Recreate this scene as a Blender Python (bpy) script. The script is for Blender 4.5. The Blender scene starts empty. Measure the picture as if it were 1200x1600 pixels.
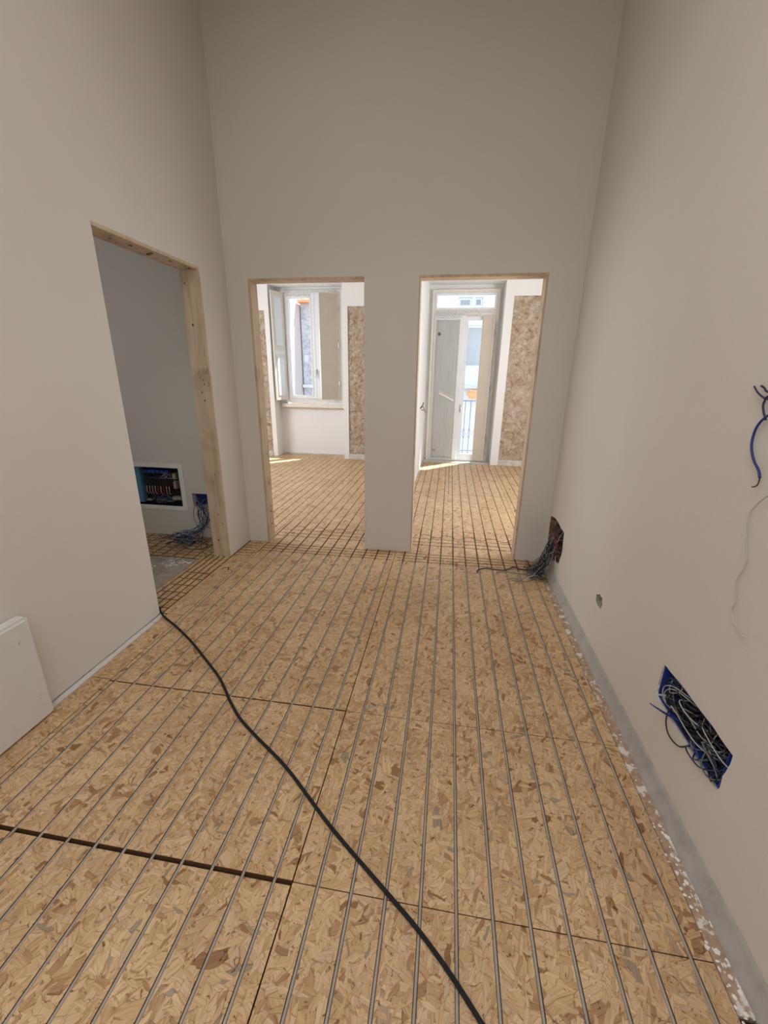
import bpy, bmesh, math, random
from mathutils import Vector, Matrix, noise

C = bpy.context.scene.collection
SC = bpy.context.scene

# ------------------------------------------------------------------ camera
EYE = Vector((0, 0, 1.5))
F = 650.0
def _ray(x, y): return Vector((x - 600.0, -(y - 800.0), -F))
_vy = _ray(705, 588).normalized()
_vz = -_ray(573, 2783); _vz = (_vz - _vy * _vz.dot(_vy)).normalized()
_vx = _vy.cross(_vz)
ROT = Matrix((_vx, _vy, _vz))
cam_data = bpy.data.cameras.new('camera')
cam_data.sensor_fit = 'VERTICAL'; cam_data.sensor_height = 36.0
cam_data.lens = 36.0 * F / 1600.0
cam_data.clip_start = 0.02
cam = bpy.data.objects.new('camera', cam_data); C.objects.link(cam)
cam.matrix_world = Matrix.Translation(EYE) @ ROT.to_4x4()
SC.camera = cam

# ------------------------------------------------------------------ light
world = bpy.data.worlds.new('daylight_sky'); SC.world = world
world.use_nodes = True
_nt = world.node_tree
_bg = _nt.nodes['Background']
_tc = _nt.nodes.new('ShaderNodeTexCoord')
_sp = _nt.nodes.new('ShaderNodeSeparateXYZ')
_cr = _nt.nodes.new('ShaderNodeValToRGB')
_cr.color_ramp.elements[0].position = 0.0; _cr.color_ramp.elements[0].color = (0.80, 0.88, 1.0, 1)
_cr.color_ramp.elements[1].position = 0.9; _cr.color_ramp.elements[1].color = (0.42, 0.62, 1.0, 1)
_nt.links.new(_tc.outputs['Generated'], _sp.inputs[0])
_nt.links.new(_sp.outputs['Z'], _cr.inputs[0])
_nt.links.new(_cr.outputs[0], _bg.inputs['Color'])
_bg.inputs['Strength'].default_value = 2.5

sun_d = bpy.data.lights.new('sun', 'SUN'); sun_d.energy = 15.0; sun_d.angle = math.radians(0.6)
sun_d.color = (1.0, 0.97, 0.92)
sun = bpy.data.objects.new('sun', sun_d); C.objects.link(sun)
sun.rotation_euler = Vector((-0.68, -0.73, -1.80)).to_track_quat('-Z', 'Y').to_euler()
sun.location = (3, 12, 8)

def area(name, loc, direction, sx, sy, power, color):
    d = bpy.data.lights.new(name, 'AREA'); d.shape = 'RECTANGLE'; d.size = sx; d.size_y = sy
    d.energy = power; d.color = color
    o = bpy.data.objects.new(name, d); C.objects.link(o)
    o.location = loc
    o.rotation_euler = Vector(direction).to_track_quat('-Z', 'Y').to_euler()
    return o
# added fill lamps out of view
area('fill_back', (-0.45, -2.70, 1.9), (0, 1, 0.0), 1.9, 2.0, 3, (1.0, 0.965, 0.93))
area('fill_overhead', (-0.45, 0.3, 3.9), (0, 0.0, -1), 1.6, 2.2, 30, (1.0, 0.955, 0.90))  # added overhead fill for the floor and side walls
area('fill_low_walls', (-0.45, -0.5, 2.7), (0, -0.06, -1), 1.0, 1.2, 17, (0.95, 0.965, 1.0))  # added fill for the lower walls near the camera
area('fill_back_side', (-1.70, -1.2, 1.7), (1, 0.2, -0.05), 1.0, 1.6, 5, (0.88, 0.93, 1.0))
area('fill_far_room_left', (-4.35, 5.2, 1.75), (1, 0.15, -0.05), 2.0, 1.9, 72, (0.98, 0.98, 0.98))
area('fill_far_room_right', (2.25, 4.7, 1.75), (-1, 0.3, -0.05), 1.8, 1.9, 54, (0.98, 0.98, 0.98))
area('fill_side_room', (-3.85, 1.9, 1.9), (1, 0.1, -0.1), 1.2, 1.4, 7, (1.0, 0.98, 0.93))

vs = SC.view_settings
SC.display_settings.display_device = 'sRGB'
vs.view_transform = 'Standard'; vs.look = 'None'; vs.gamma = 1.0; vs.use_curve_mapping = False
vs.exposure = 0.0

# ------------------------------------------------------------------ materials
def newmat(name):
    m = bpy.data.materials.new(name); m.use_nodes = True
    nt = m.node_tree
    return m, nt, nt.nodes['Principled BSDF']

def N(nt, typ, **kw):
    n = nt.nodes.new(typ)
    for k, v in kw.items():
        if k in n.inputs: n.inputs[k].default_value = v
        else: setattr(n, k, v)
    return n

def ramp(nt, stops, fac=None, interp='LINEAR'):
    r = nt.nodes.new('ShaderNodeValToRGB'); cr = r.color_ramp; cr.interpolation = interp
    while len(cr.elements) < len(stops): cr.elements.new(0.5)
    for e, (p, c) in zip(cr.elements, stops):
        e.position = p; e.color = (*c, 1) if len(c) == 3 else c
    if fac is not None: nt.links.new(fac, r.inputs[0])
    return r

def mix(nt, a, b, fac, blend='MIX'):
    m = nt.nodes.new('ShaderNodeMix'); m.data_type = 'RGBA'; m.blend_type = blend
    for sock, v in ((m.inputs[0], fac), (m.inputs[6], a), (m.inputs[7], b)):
        if hasattr(v, 'links') or hasattr(v, 'is_output'): nt.links.new(v, sock)
        else: sock.default_value = v if not isinstance(v, tuple) else ((*v, 1) if len(v) == 3 else v)
    return m.outputs[2]

def bump(nt, bsdf, height, strength, dist):
    b = nt.nodes.new('ShaderNodeBump'); b.inputs['Strength'].default_value = strength
    b.inputs['Distance'].default_value = dist
    nt.links.new(height, b.inputs['Height']); nt.links.new(b.outputs[0], bsdf.inputs['Normal'])

def plain(name, col, rough=0.6, metal=0.0, var=0.06, scale=14.0):
    m, nt, b = newmat(name)
    g = N(nt, 'ShaderNodeNewGeometry')
    n = N(nt, 'ShaderNodeTexNoise', Scale=scale, Detail=4.0)
    nt.links.new(g.outputs['Position'], n.inputs['Vector'])
    lo = tuple(max(0, c * (1 - var)) for c in col); hi = tuple(min(1, c * (1 + var)) for c in col)
    r = ramp(nt, [(0.3, lo), (0.7, hi)], n.outputs['Fac'])
    nt.links.new(r.outputs[0], b.inputs['Base Color'])
    b.inputs['Roughness'].default_value = rough; b.inputs['Metallic'].default_value = metal
    return m

def plaster(name, a, bcol):
    m, nt, b = newmat(name)
    g = N(nt, 'ShaderNodeNewGeometry')
    n1 = N(nt, 'ShaderNodeTexNoise', Scale=0.8, Detail=3.0)
    n2 = N(nt, 'ShaderNodeTexNoise', Scale=420.0, Detail=2.0)
    n3 = N(nt, 'ShaderNodeTexNoise', Scale=60.0, Detail=4.0)
    for n in (n1, n2, n3): nt.links.new(g.outputs['Position'], n.inputs['Vector'])
    r = ramp(nt, [(0.35, a), (0.65, bcol)], n1.outputs['Fac'])
    sp = ramp(nt, [(0.3, (0.93, 0.93, 0.93)), (0.7, (1, 1, 1))], n2.outputs['Fac'])
    c = mix(nt, r.outputs[0], sp.outputs[0], 1.0, 'MULTIPLY')
    nt.links.new(c, b.inputs['Base Color'])
    b.inputs['Roughness'].default_value = 0.9
    b.inputs['Specular IOR Level'].default_value = 0.2
    mx = N(nt, 'ShaderNodeMath', operation='ADD')
    nt.links.new(n2.outputs['Fac'], mx.inputs[0]); nt.links.new(n3.outputs['Fac'], mx.inputs[1])
    bump(nt, b, mx.outputs[0], 0.25, 0.0015)
    return m

def osb():
    """oriented strand board: layers of stretched, rotated cells, each layer showing some of its flakes"""
    m, nt, b = newmat('strand_board')
    g = N(nt, 'ShaderNodeNewGeometry')
    warp = N(nt, 'ShaderNodeTexNoise', Scale=9.0, Detail=2.0)
    nt.links.new(g.outputs['Position'], warp.inputs['Vector'])
    w1 = N(nt, 'ShaderNodeVectorMath', operation='SUBTRACT'); nt.links.new(warp.outputs['Color'], w1.inputs[0]); w1.inputs[1].default_value = (.5, .5, .5)
    w2 = N(nt, 'ShaderNodeVectorMath', operation='SCALE'); nt.links.new(w1.outputs[0], w2.inputs[0]); w2.inputs['Scale'].default_value = 0.045
    pos = N(nt, 'ShaderNodeVectorMath', operation='ADD'); nt.links.new(g.outputs['Position'], pos.inputs[0]); nt.links.new(w2.outputs[0], pos.inputs[1])
    flat = N(nt, 'ShaderNodeVectorMath', operation='MULTIPLY'); nt.links.new(pos.outputs[0], flat.inputs[0]); flat.inputs[1].default_value = (1, 1, 0)
    tones = [(0.0, (0.30, 0.155, 0.065)), (0.03, (0.44, 0.255, 0.125)), (0.10, (0.60, 0.39, 0.205)), (0.35, (0.68, 0.465, 0.26)),
             (0.62, (0.73, 0.52, 0.305)), (0.90, (0.77, 0.565, 0.345)), (0.98, (0.62, 0.46, 0.30)), (0.988, (0.40, 0.325, 0.235)), (1.0, (0.40, 0.325, 0.235))]
    col = None; hgt = None
    layers = [(80, 7, 20, .0), (12, 6.5, 20, .30), (102, 7, 19, .40), (58, 7.5, 27, .50), (140, 7, 24, .52), (25, 11, 38, .62), (95, 14, 44, .66), (165, 26, 80, .74), (70, 30, 90, .76)]
    for i, (ang, sl, sw, th) in enumerate(layers):
        mp = N(nt, 'ShaderNodeMapping', vector_type='TEXTURE')
        mp.inputs['Rotation'].default_value = (0, 0, math.radians(ang))
        mp.inputs['Scale'].default_value = (1 / sl, 1 / sw, 1)
        mp.inputs['Location'].default_value = (i * 1.37, i * 2.11, 0)
        nt.links.new(flat.outputs[0], mp.inputs[0])
        v = N(nt, 'ShaderNodeTexVoronoi', voronoi_dimensions='2D', distance='CHEBYCHEV', Scale=1.0, Randomness=0.85)
        nt.links.new(mp.outputs[0], v.inputs['Vector'])
        sep = N(nt, 'ShaderNodeSeparateColor'); nt.links.new(v.outputs['Color'], sep.inputs[0])
        tone = ramp(nt, tones, sep.outputs[0])
        e = N(nt, 'ShaderNodeTexVoronoi', voronoi_dimensions='2D', feature='DISTANCE_TO_EDGE', Scale=1.0, Randomness=0.85)
        nt.links.new(mp.outputs[0], e.inputs['Vector'])
        ed = ramp(nt, [(0.0, (0.50, 0.38, 0.28)), (0.022, (0.80, 0.74, 0.68)), (0.06, (1, 1, 1))], e.outputs['Distance'])
        # grain running along the flake
        mg = N(nt, 'ShaderNodeMapping', vector_type='TEXTURE')
        mg.inputs['Rotation'].default_value = (0, 0, math.radians(ang)); mg.inputs['Scale'].default_value = (1 / 10, 1 / 210, 1)
        nt.links.new(flat.outputs[0], mg.inputs[0])
        gn = N(nt, 'ShaderNodeTexNoise', noise_dimensions='2D', Scale=1.0, Detail=2.0); nt.links.new(mg.outputs[0], gn.inputs['Vector'])
        gr = ramp(nt, [(0.35, (0.84, 0.81, 0.77)), (0.62, (1.03, 1.03, 1.03))], gn.outputs['Fac'])
        c = mix(nt, tone.outputs[0], gr.outputs[0], 1.0, 'MULTIPLY')
        if i > 0: c = mix(nt, c, ed.outputs[0], 1.0, 'MULTIPLY')
        if col is None: col = c; hgt = sep.outputs[0]
        else:
            gt = N(nt, 'ShaderNodeMath', operation='GREATER_THAN'); gt.inputs[1].default_value = th
            nt.links.new(sep.outputs[1], gt.inputs[0])
            col = mix(nt, col, c, gt.outputs[0])
            mh = N(nt, 'ShaderNodeMix'); nt.links.new(gt.outputs[0], mh.inputs[0]); nt.links.new(hgt, mh.inputs[2]); nt.links.new(sep.outputs[0], mh.inputs[3])
            hgt = mh.outputs[0]
    # small dark voids between flakes
    nv = N(nt, 'ShaderNodeTexNoise', Scale=55.0, Detail=3.0, Distortion=1.2); nt.links.new(flat.outputs[0], nv.inputs['Vector'])
    vd = ramp(nt, [(0.30, (0.28, 0.16, 0.08)), (0.36, (1, 1, 1))], nv.outputs['Fac'])
    col = mix(nt, col, vd.outputs[0], 0.85, 'MULTIPLY')
    nl = N(nt, 'ShaderNodeTexNoise', Scale=3.2, Detail=4.0); nt.links.new(flat.outputs[0], nl.inputs['Vector'])
    ll = ramp(nt, [(0.32, (0.84, 0.80, 0.77)), (0.68, (1.0, 1.0, 1.0))], nl.outputs['Fac'])
    col = mix(nt, col, ll.outputs[0], 1.0, 'MULTIPLY')
    # below the board top (groove walls and floors, edges) the colour is darker
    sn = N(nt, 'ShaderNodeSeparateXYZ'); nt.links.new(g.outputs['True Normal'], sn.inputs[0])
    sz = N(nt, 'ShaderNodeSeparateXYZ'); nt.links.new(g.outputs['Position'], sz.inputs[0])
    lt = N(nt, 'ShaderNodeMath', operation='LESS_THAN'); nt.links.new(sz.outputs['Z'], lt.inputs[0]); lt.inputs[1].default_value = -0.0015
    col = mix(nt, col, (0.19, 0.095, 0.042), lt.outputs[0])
    nt.links.new(col, b.inputs['Base Color'])
    b.inputs['Roughness'].default_value = 0.50
    b.inputs['Specular IOR Level'].default_value = 0.45
    bump(nt, b, hgt, 0.2, 0.001)
    return m

def pine():
    m, nt, b = newmat('pine_board')
    tc = N(nt, 'ShaderNodeNewGeometry')
    mp = N(nt, 'ShaderNodeMapping'); mp.inputs['Scale'].default_value = (26, 26, 2.2)
    nt.links.new(tc.outputs['Position'], mp.inputs[0])
    n = N(nt, 'ShaderNodeTexNoise', Scale=1.0, Detail=5.0, Distortion=0.6); nt.links.new(mp.outputs[0], n.inputs['Vector'])
    r = ramp(nt, [(0.25, (0.50, 0.37, 0.24)), (0.5, (0.64, 0.50, 0.35)), (0.8, (0.71, 0.58, 0.43))], n.outputs['Fac'])
    d = N(nt, 'ShaderNodeTexNoise', Scale=5.0, Detail=6.0); nt.links.new(tc.outputs['Position'], d.inputs['Vector'])
    dr = ramp(nt, [(0.50, (1, 1, 1)), (0.72, (0.72, 0.68, 0.62))], d.outputs['Fac'])
    c = mix(nt, r.outputs[0], dr.outputs[0], 1.0, 'MULTIPLY')
    nt.links.new(c, b.inputs['Base Color']); b.inputs['Roughness'].default_value = 0.7
    bump(nt, b, n.outputs['Fac'], 0.15, 0.001)
    return m

def old_plaster(name, sc):
    m, nt, b = newmat(name)
    g = N(nt, 'ShaderNodeNewGeometry')
    n = N(nt, 'ShaderNodeTexNoise', Scale=sc, Detail=8.0, Distortion=0.8, Roughness=0.7); nt.links.new(g.outputs['Position'], n.inputs['Vector'])
    n2 = N(nt, 'ShaderNodeTexNoise', Scale=sc * .35, Detail=3.0); nt.links.new(g.outputs['Position'], n2.inputs['Vector'])
    r = ramp(nt, [(0.34, (0.22, 0.16, 0.115)), (0.42, (0.40, 0.315, 0.24)), (0.56, (0.53, 0.44, 0.35)), (0.68, (0.66, 0.60, 0.52))], n.outputs['Fac'])
    r2 = ramp(nt, [(0.35, (0.84, 0.76, 0.66)), (0.65, (1, 1, 1))], n2.outputs['Fac'])
    c = mix(nt, r.outputs[0], r2.outputs[0], 1.0, 'MULTIPLY')
    nt.links.new(c, b.inputs['Base Color']); b.inputs['Roughness'].default_value = 0.95
    bump(nt, b, n.outputs['Fac'], 0.5, 0.006)
    return m

def dirty(name, base, spot, sc, lo, hi, base2=None):
    m, nt, b = newmat(name)
    g = N(nt, 'ShaderNodeNewGeometry')
    n = N(nt, 'ShaderNodeTexNoise', Scale=sc, Detail=5.0, Roughness=0.6); nt.links.new(g.outputs['Position'], n.inputs['Vector'])
    n2 = N(nt, 'ShaderNodeTexNoise', Scale=sc * 2.7, Detail=4.0); nt.links.new(g.outputs['Position'], n2.inputs['Vector'])
    base2 = base2 or tuple(c * .75 for c in base)
    r = ramp(nt, [(0.35, base2), (0.65, base)], n2.outputs['Fac'])
    k = ramp(nt, [(lo, (0, 0, 0)), (hi, (1, 1, 1))], n.outputs['Fac'])
    c = mix(nt, r.outputs[0], spot, k.outputs[0])
    nt.links.new(c, b.inputs['Base Color']); b.inputs['Roughness'].default_value = 0.9
    bump(nt, b, n2.outputs['Fac'], 0.35, 0.002)
    return m

def glass():
    m, nt, b = newmat('window_glass')
    out = nt.nodes['Material Output']
    t = N(nt, 'ShaderNodeBsdfTransparent'); t.inputs[0].default_value = (0.95, 0.98, 0.98, 1)
    gl = N(nt, 'ShaderNodeBsdfGlossy'); gl.inputs['Roughness'].default_value = 0.02
    ms = N(nt, 'ShaderNodeMixShader'); ms.inputs[0].default_value = 0.04; nt.links.new(t.outputs[0], ms.inputs[1]); nt.links.new(gl.outputs[0], ms.inputs[2])
    nt.links.new(ms.outputs[0], out.inputs[0])
    return m

def film():
    m, nt, b = newmat('protective_plastic')
    out = nt.nodes['Material Output']
    g = N(nt, 'ShaderNodeNewGeometry')
    mp = N(nt, 'ShaderNodeMapping'); mp.inputs['Scale'].default_value = (7, 1, 1.6); mp.inputs['Rotation'].default_value = (0, 0.5, 0)
    nt.links.new(g.outputs['Position'], mp.inputs[0])
    n = N(nt, 'ShaderNodeTexNoise', Scale=1.5, Detail=4.0, Distortion=1.5); nt.links.new(mp.outputs[0], n.inputs['Vector'])
    b.inputs['Base Color'].default_value = (0.86, 0.86, 0.84, 1); b.inputs['Roughness'].default_value = 0.35
    bump(nt, b, n.outputs['Fac'], 0.6, 0.02)
    t = N(nt, 'ShaderNodeBsdfTranslucent'); t.inputs[0].default_value = (0.78, 0.80, 0.80, 1)
    ms = N(nt, 'ShaderNodeMixShader'); ms.inputs[0].default_value = 0.06
    nt.links.new(b.outputs[0], ms.inputs[1]); nt.links.new(t.outputs[0], ms.inputs[2]); nt.links.new(ms.outputs[0], out.inputs[0])
    return m

M = {}
M['plaster'] = plaster('skimmed_plaster', (0.735, 0.700, 0.650), (0.775, 0.740, 0.690))
M['white'] = plaster('white_paint', (0.83, 0.82, 0.80), (0.87, 0.86, 0.84))
M['osb'] = osb()
M['pine'] = pine()
M['rough'] = old_plaster('chipped_old_plaster', 17.0)
M['mortar'] = dirty('grey_mortar', (0.41, 0.385, 0.36), (0.47, 0.445, 0.42), 13, .4, .75, (0.36, 0.34, 0.32))
M['spattered'] = dirty('plaster_spattered_timber', (0.50, 0.36, 0.25), (0.76, 0.72, 0.68), 17, .53, .59, (0.36, 0.24, 0.165))
M['concrete'] = dirty('worn_concrete', (0.42, 0.36, 0.30), (0.50, 0.45, 0.39), 7, .45, .7, (0.33, 0.28, 0.235))
M['foam'] = dirty('white_foam', (0.72, 0.69, 0.65), (0.52, 0.47, 0.42), 22, .58, .72, (0.64, 0.61, 0.57))
M['board'] = plain('plasterboard_paper', (0.74, 0.73, 0.71), .85, var=.02)
M['chip'] = plain('white_plaster_crumb', (0.86, 0.85, 0.83), .9)
M['dark'] = plain('dark_subfloor', (0.045, 0.032, 0.024), .95)
M['pipe'] = plain('grey_plastic_pipe', (0.41, 0.365, 0.32), .6, var=.12, scale=9)
M['pvc'] = plain('white_window_frame', (0.80, 0.83, 0.84), .4, var=.03)
M['cream'] = plain('cream_painted_wood', (0.78, 0.74, 0.67), .6, var=.04)
M['kraft'] = plain('buff_card', (0.57, 0.50, 0.41), .8, var=.05, scale=4)
M['tape'] = dirty('grey_masking_tape', (0.46, 0.48, 0.46), (0.76, 0.78, 0.76), 60, .46, .54, (0.40, 0.42, 0.41))
M['tape_brown'] = plain('brown_tape', (0.42, 0.33, 0.23), .6)
M['glass'] = glass()
M['film'] = film()
M['steel'] = plain('brushed_steel', (0.55, 0.55, 0.54), .35, 1.0)
M['blue_box'] = plain('blue_plastic', (0.020, 0.052, 0.30), .45, var=.2)
M['pale_blue'] = plain('pale_blue_duct', (0.10, 0.25, 0.42), .5, var=.2)
M['black'] = plain('black_plastic', (0.014, 0.013, 0.013), .5, var=.3)
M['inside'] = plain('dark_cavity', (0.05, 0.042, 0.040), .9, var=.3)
M['brick'] = dirty('broken_brick', (0.26, 0.15, 0.10), (0.40, 0.33, 0.28), 30, .5, .6)
M['w_white'] = plain('white_insulation', (0.50, 0.50, 0.47), .45)
M['w_grey'] = plain('grey_insulation', (0.26, 0.27, 0.29), .5)
M['w_blue'] = plain('blue_insulation', (0.012, 0.030, 0.20), .4)
M['w_navy'] = plain('dark_blue_insulation', (0.02, 0.028, 0.075), .45)
M['w_black'] = plain('black_insulation', (0.016, 0.016, 0.018), .5)
M['w_brown'] = plain('brown_insulation', (0.13, 0.055, 0.03), .5)
M['w_red'] = plain('red_insulation', (0.36, 0.03, 0.03), .5)
M['w_green'] = plain('green_grey_insulation', (0.10, 0.13, 0.11), .5)
M['copper'] = plain('copper_terminal', (0.62, 0.42, 0.34), .4, .4)
M['rubber'] = plain('black_rubber', (0.011, 0.012, 0.012), .9, var=.4, scale=160)
M['skirt'] = dirty('pale_plinth', (0.62, 0.57, 0.50), (0.72, 0.68, 0.62), 8, .4, .7)
M['facade_pink'] = plain('pink_render', (0.68, 0.55, 0.50), .9, var=.03)
M['facade_pale'] = plain('pale_render', (0.70, 0.68, 0.68), .9, var=.04, scale=3)
M['facade_stone'] = dirty('grey_stone_render', (0.64, 0.62, 0.62), (0.40, 0.385, 0.41), 7, .50, .58)
M['roof_tile'] = plain('terracotta', (0.75, 0.33, 0.15), .8, var=.2)
M['win_dark'] = plain('far_window_glass', (0.42, 0.41, 0.40), .6)
M['asphalt'] = plain('street_paving', (0.34, 0.33, 0.32), .9)
M['orange'] = plain('orange_awning_cloth', (0.85, 0.40, 0.18), .8)
M['knot'] = plain('dark_knot', (0.10, 0.055, 0.03), .8)
M['scribble'] = plain('pencil_line', (0.07, 0.06, 0.055), .8)
M['blueink'] = plain('blue_grey_paint', (0.28, 0.36, 0.38), .7)

# ------------------------------------------------------------------ helpers
def mk(name, bm, mat, parent=None, smooth=False, kind=None, recalc=True):
    me = bpy.data.meshes.new(name)
    if recalc: bmesh.ops.recalc_face_normals(bm, faces=bm.faces[:])
    if smooth:
        for f in bm.faces: f.smooth = True
    bm.to_mesh(me); bm.free()
    for mm in (mat if isinstance(mat, (list, tuple)) else [mat]): me.materials.append(mm)
    o = bpy.data.objects.new(name, me); C.objects.link(o)
    if parent is not None: o.parent = parent
    if kind: o['kind'] = kind
    return o
def tag(o, label=None, cat=None, group=None, kind=None):
    if label: o['label'] = label
    if cat: o['category'] = cat
    if group: o['group'] = group
    if kind: o['kind'] = kind
    return o
def empty(name, label=None, cat=None, group=None, kind=None):
    o = bpy.data.objects.new(name, None); C.objects.link(o); o.empty_display_size = .05
    return tag(o, label, cat, group, kind)
def bx(bm, x0, x1, y0, y1, z0, z1, bev=0.0):
    vs_ = [bm.verts.new((x, y, z)) for z in (z0, z1) for y in (y0, y1) for x in (x0, x1)]
    fs = [(0, 2, 3, 1), (4, 5, 7, 6), (0, 1, 5, 4), (2, 6, 7, 3), (0, 4, 6, 2), (1, 3, 7, 5)]
    faces = [bm.faces.new([vs_[i] for i in f]) for f in fs]
    if bev > 0:
        ed = set(e for f in faces for e in f.edges)
        bmesh.ops.bevel(bm, geom=list(ed), offset=bev, segments=2, affect='EDGES', clamp_overlap=True)
    return bm
def box(name, b, mat, parent=None, bev=0.0, kind=None):
    bm = bmesh.new(); bx(bm, *b, bev=bev); return mk(name, bm, mat, parent, kind=kind)

def slab(us, vs_, filled, w0, w1, P):
    """cell slab: u/v breaks, filled(i,j) -> bool, thickness w0..w1; P(u,v,w) -> point. Closed mesh."""
    bm = bmesh.new(); cache = {}
    def V(i, j, k):
        if (i, j, k) not in cache: cache[(i, j, k)] = bm.verts.new(P(us[i], vs_[j], (w0, w1)[k]))
        return cache[(i, j, k)]
    nu, nv = len(us) - 1, len(vs_) - 1
    fil = lambda i, j: 0 <= i < nu and 0 <= j < nv and filled(i, j)
    for i in range(nu):
        for j in range(nv):
            if not fil(i, j): continue
            bm.faces.new([V(i, j, 0), V(i + 1, j, 0), V(i + 1, j + 1, 0), V(i, j + 1, 0)])
            bm.faces.new([V(i, j, 1), V(i, j + 1, 1), V(i + 1, j + 1, 1), V(i + 1, j, 1)])
            if not fil(i - 1, j): bm.faces.new([V(i, j, 0), V(i, j + 1, 0), V(i, j + 1, 1), V(i, j, 1)])
            if not fil(i + 1, j): bm.faces.new([V(i + 1, j, 0), V(i + 1, j, 1), V(i + 1, j + 1, 1), V(i + 1, j + 1, 0)])
            if not fil(i, j - 1): bm.faces.new([V(i, j, 0), V(i, j, 1), V(i + 1, j, 1), V(i + 1, j, 0)])
            if not fil(i, j + 1): bm.faces.new([V(i, j + 1, 0), V(i + 1, j + 1, 0), V(i + 1, j + 1, 1), V(i, j + 1, 1)])
    return bm
def breaks(a, b, *xs): return sorted(set([round(v, 5) for v in (a, b) + xs if a - 1e-6 <= v <= b + 1e-6]))
def wall(name, axis, w0, w1, u0, u1, z0, z1, openings, mat, kind='structure'):
    us = breaks(u0, u1, *[o[0] for o in openings], *[o[1] for o in openings])
    zs = breaks(z0, z1, *[o[2] for o in openings], *[o[3] for o in openings])
    def filled(i, j):
        cu, cv = (us[i] + us[i + 1]) / 2, (zs[j] + zs[j + 1]) / 2
        return not any(o[0] < cu < o[1] and o[2] < cv < o[3] for o in openings)
    P = (lambda u, v, w: (w, u, v)) if axis == 'x' else (lambda u, v, w: (u, w, v))
    return mk(name, slab(us, zs, filled, w0, w1, P), mat, kind=kind)
def prism(name, pts, axis, d0, d1, mat=None):
    """irregular prism for cutting: pts in (u,z)"""
    bm = bmesh.new()
    P = (lambda u, v, w: (w, u, v)) if axis == 'x' else (lambda u, v, w: (u, w, v))
    a = [bm.verts.new(P(u, v, d0)) for u, v in pts]; b = [bm.verts.new(P(u, v, d1)) for u, v in pts]
    bm.faces.new(a); bm.faces.new(b[::-1])
    n = len(pts)
    for i in range(n): bm.faces.new([a[i], a[(i + 1) % n], b[(i + 1) % n], b[i]])
    bmesh.ops.recalc_face_normals(bm, faces=bm.faces[:])
    me = bpy.data.meshes.new(name); bm.to_mesh(me); bm.free()
    if mat: me.materials.append(mat)
    o = bpy.data.objects.new(name, me); C.objects.link(o); return o
def cut(o, cutters):
    for c in cutters:
        md = o.modifiers.new('b', 'BOOLEAN'); md.operation = 'DIFFERENCE'; md.solver = 'EXACT'; md.object = c
        if c.data.materials: md.material_mode = 'TRANSFER'
    dg = bpy.context.evaluated_depsgraph_get()
    me = bpy.data.meshes.new_from_object(o.evaluated_get(dg))
    o.modifiers.clear(); o.data = me
    for c in cutters: bpy.data.objects.remove(c, do_unlink=True)
def spline(pts, n=8):
    pts = [Vector(p) for p in pts]
    P = [pts[0] * 2 - pts[1]] + pts + [pts[-1] * 2 - pts[-2]]
    out = []
    for i in range(1, len(P) - 2):
        a, b, c, d = P[i - 1], P[i], P[i + 1], P[i + 2]
        for k in range(n):
            t = k / n
            out.append(0.5 * ((2 * b) + (c - a) * t + (2 * a - 5 * b + 4 * c - d) * t * t + (3 * b - a - 3 * c + d) * t ** 3))
    out.append(pts[-1]); return out
def tube(bm, pts, r, seg=6):
    pts = [Vector(p) for p in pts]
    up = Vector((0.13, 0.21, 0.97)); rings = []
    for i, p in enumerate(pts):
        t = (pts[min(i + 1, len(pts) - 1)] - pts[max(i - 1, 0)])
        if t.length < 1e-7: t = Vector((0, 0, 1))
        t.normalize()
        up = up - t * up.dot(t)
        if up.length < 1e-3: up = t.orthogonal()
        up.normalize(); s = t.cross(up)
        rings.append([bm.verts.new(p + (up * math.cos(2 * math.pi * k / seg) + s * math.sin(2 * math.pi * k / seg)) * r) for k in range(seg)])
    for a, b in zip(rings, rings[1:]):
        for k in range(seg): bm.faces.new([a[k], a[(k + 1) % seg], b[(k + 1) % seg], b[k]])
    bm.faces.new(rings[0][::-1]); bm.faces.new(rings[-1])
    return bm
def wire(name, pts, r, mat, parent=None, n=7, seg=6):
    bm = bmesh.new(); tube(bm, spline(pts, n), r, seg); return mk(name, bm, mat, parent, smooth=True)

# ------------------------------------------------------------------ room shell
XL, XR, YF = -1.79, 0.875, 3.43
HC = 4.0
OPH = 2.2
wl = wall('wall_left', 'x', -1.93, XL, -2.9, 3.43, 0, HC, [(2.13, 3.06, 0, OPH)], M['plaster'])
wf = wall('wall_front', 'y', YF, 3.55, -4.6, 2.5, 0, HC, [(-1.61, -0.686, 0, OPH), (-0.272, 0.637, 0, OPH)], M['plaster'])
wr = wall('wall_right', 'x', XR, 1.05, -2.9, 3.43, 0, HC, [], M['plaster'])
wb = wall('wall_back', 'y', -3.0, -2.9, -4.6, 1.05, 0, HC, [(-0.9, 0.0, 1.6, 2.2)], M['plaster'])  # unseen opening added behind the camera to admit sky light
wall('wall_side_room_left', 'x', -4.1, -4.0, -2.9, 3.43, 0, HC, [(1.6, 2.2, 1.4, 2.0)], M['plaster'])  # opening added out of view, beside the side room fill
wall('wall_side_room_near', 'y', 0.0, 0.1, -4.0, -1.93, 0, HC, [], M['plaster'])
wall('wall_far_room_left', 'x', -4.6, -4.5, 3.55, 7.55, 0, HC, [(4.0, 6.0, 0.7, 2.7)], M['white'])  # unseen side opening invented to bring in sky light
wall('wall_far_room_right', 'x', 2.4, 2.5, 3.55, 7.55, 0, HC, [(4.0, 6.0, 0.7, 2.7)], M['white'])  # same invented opening on the right, for sky light
wall('wall_partition', 'x', -0.56, -0.44, 3.55, 7.55, 0, HC, [], M['white'])
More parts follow.
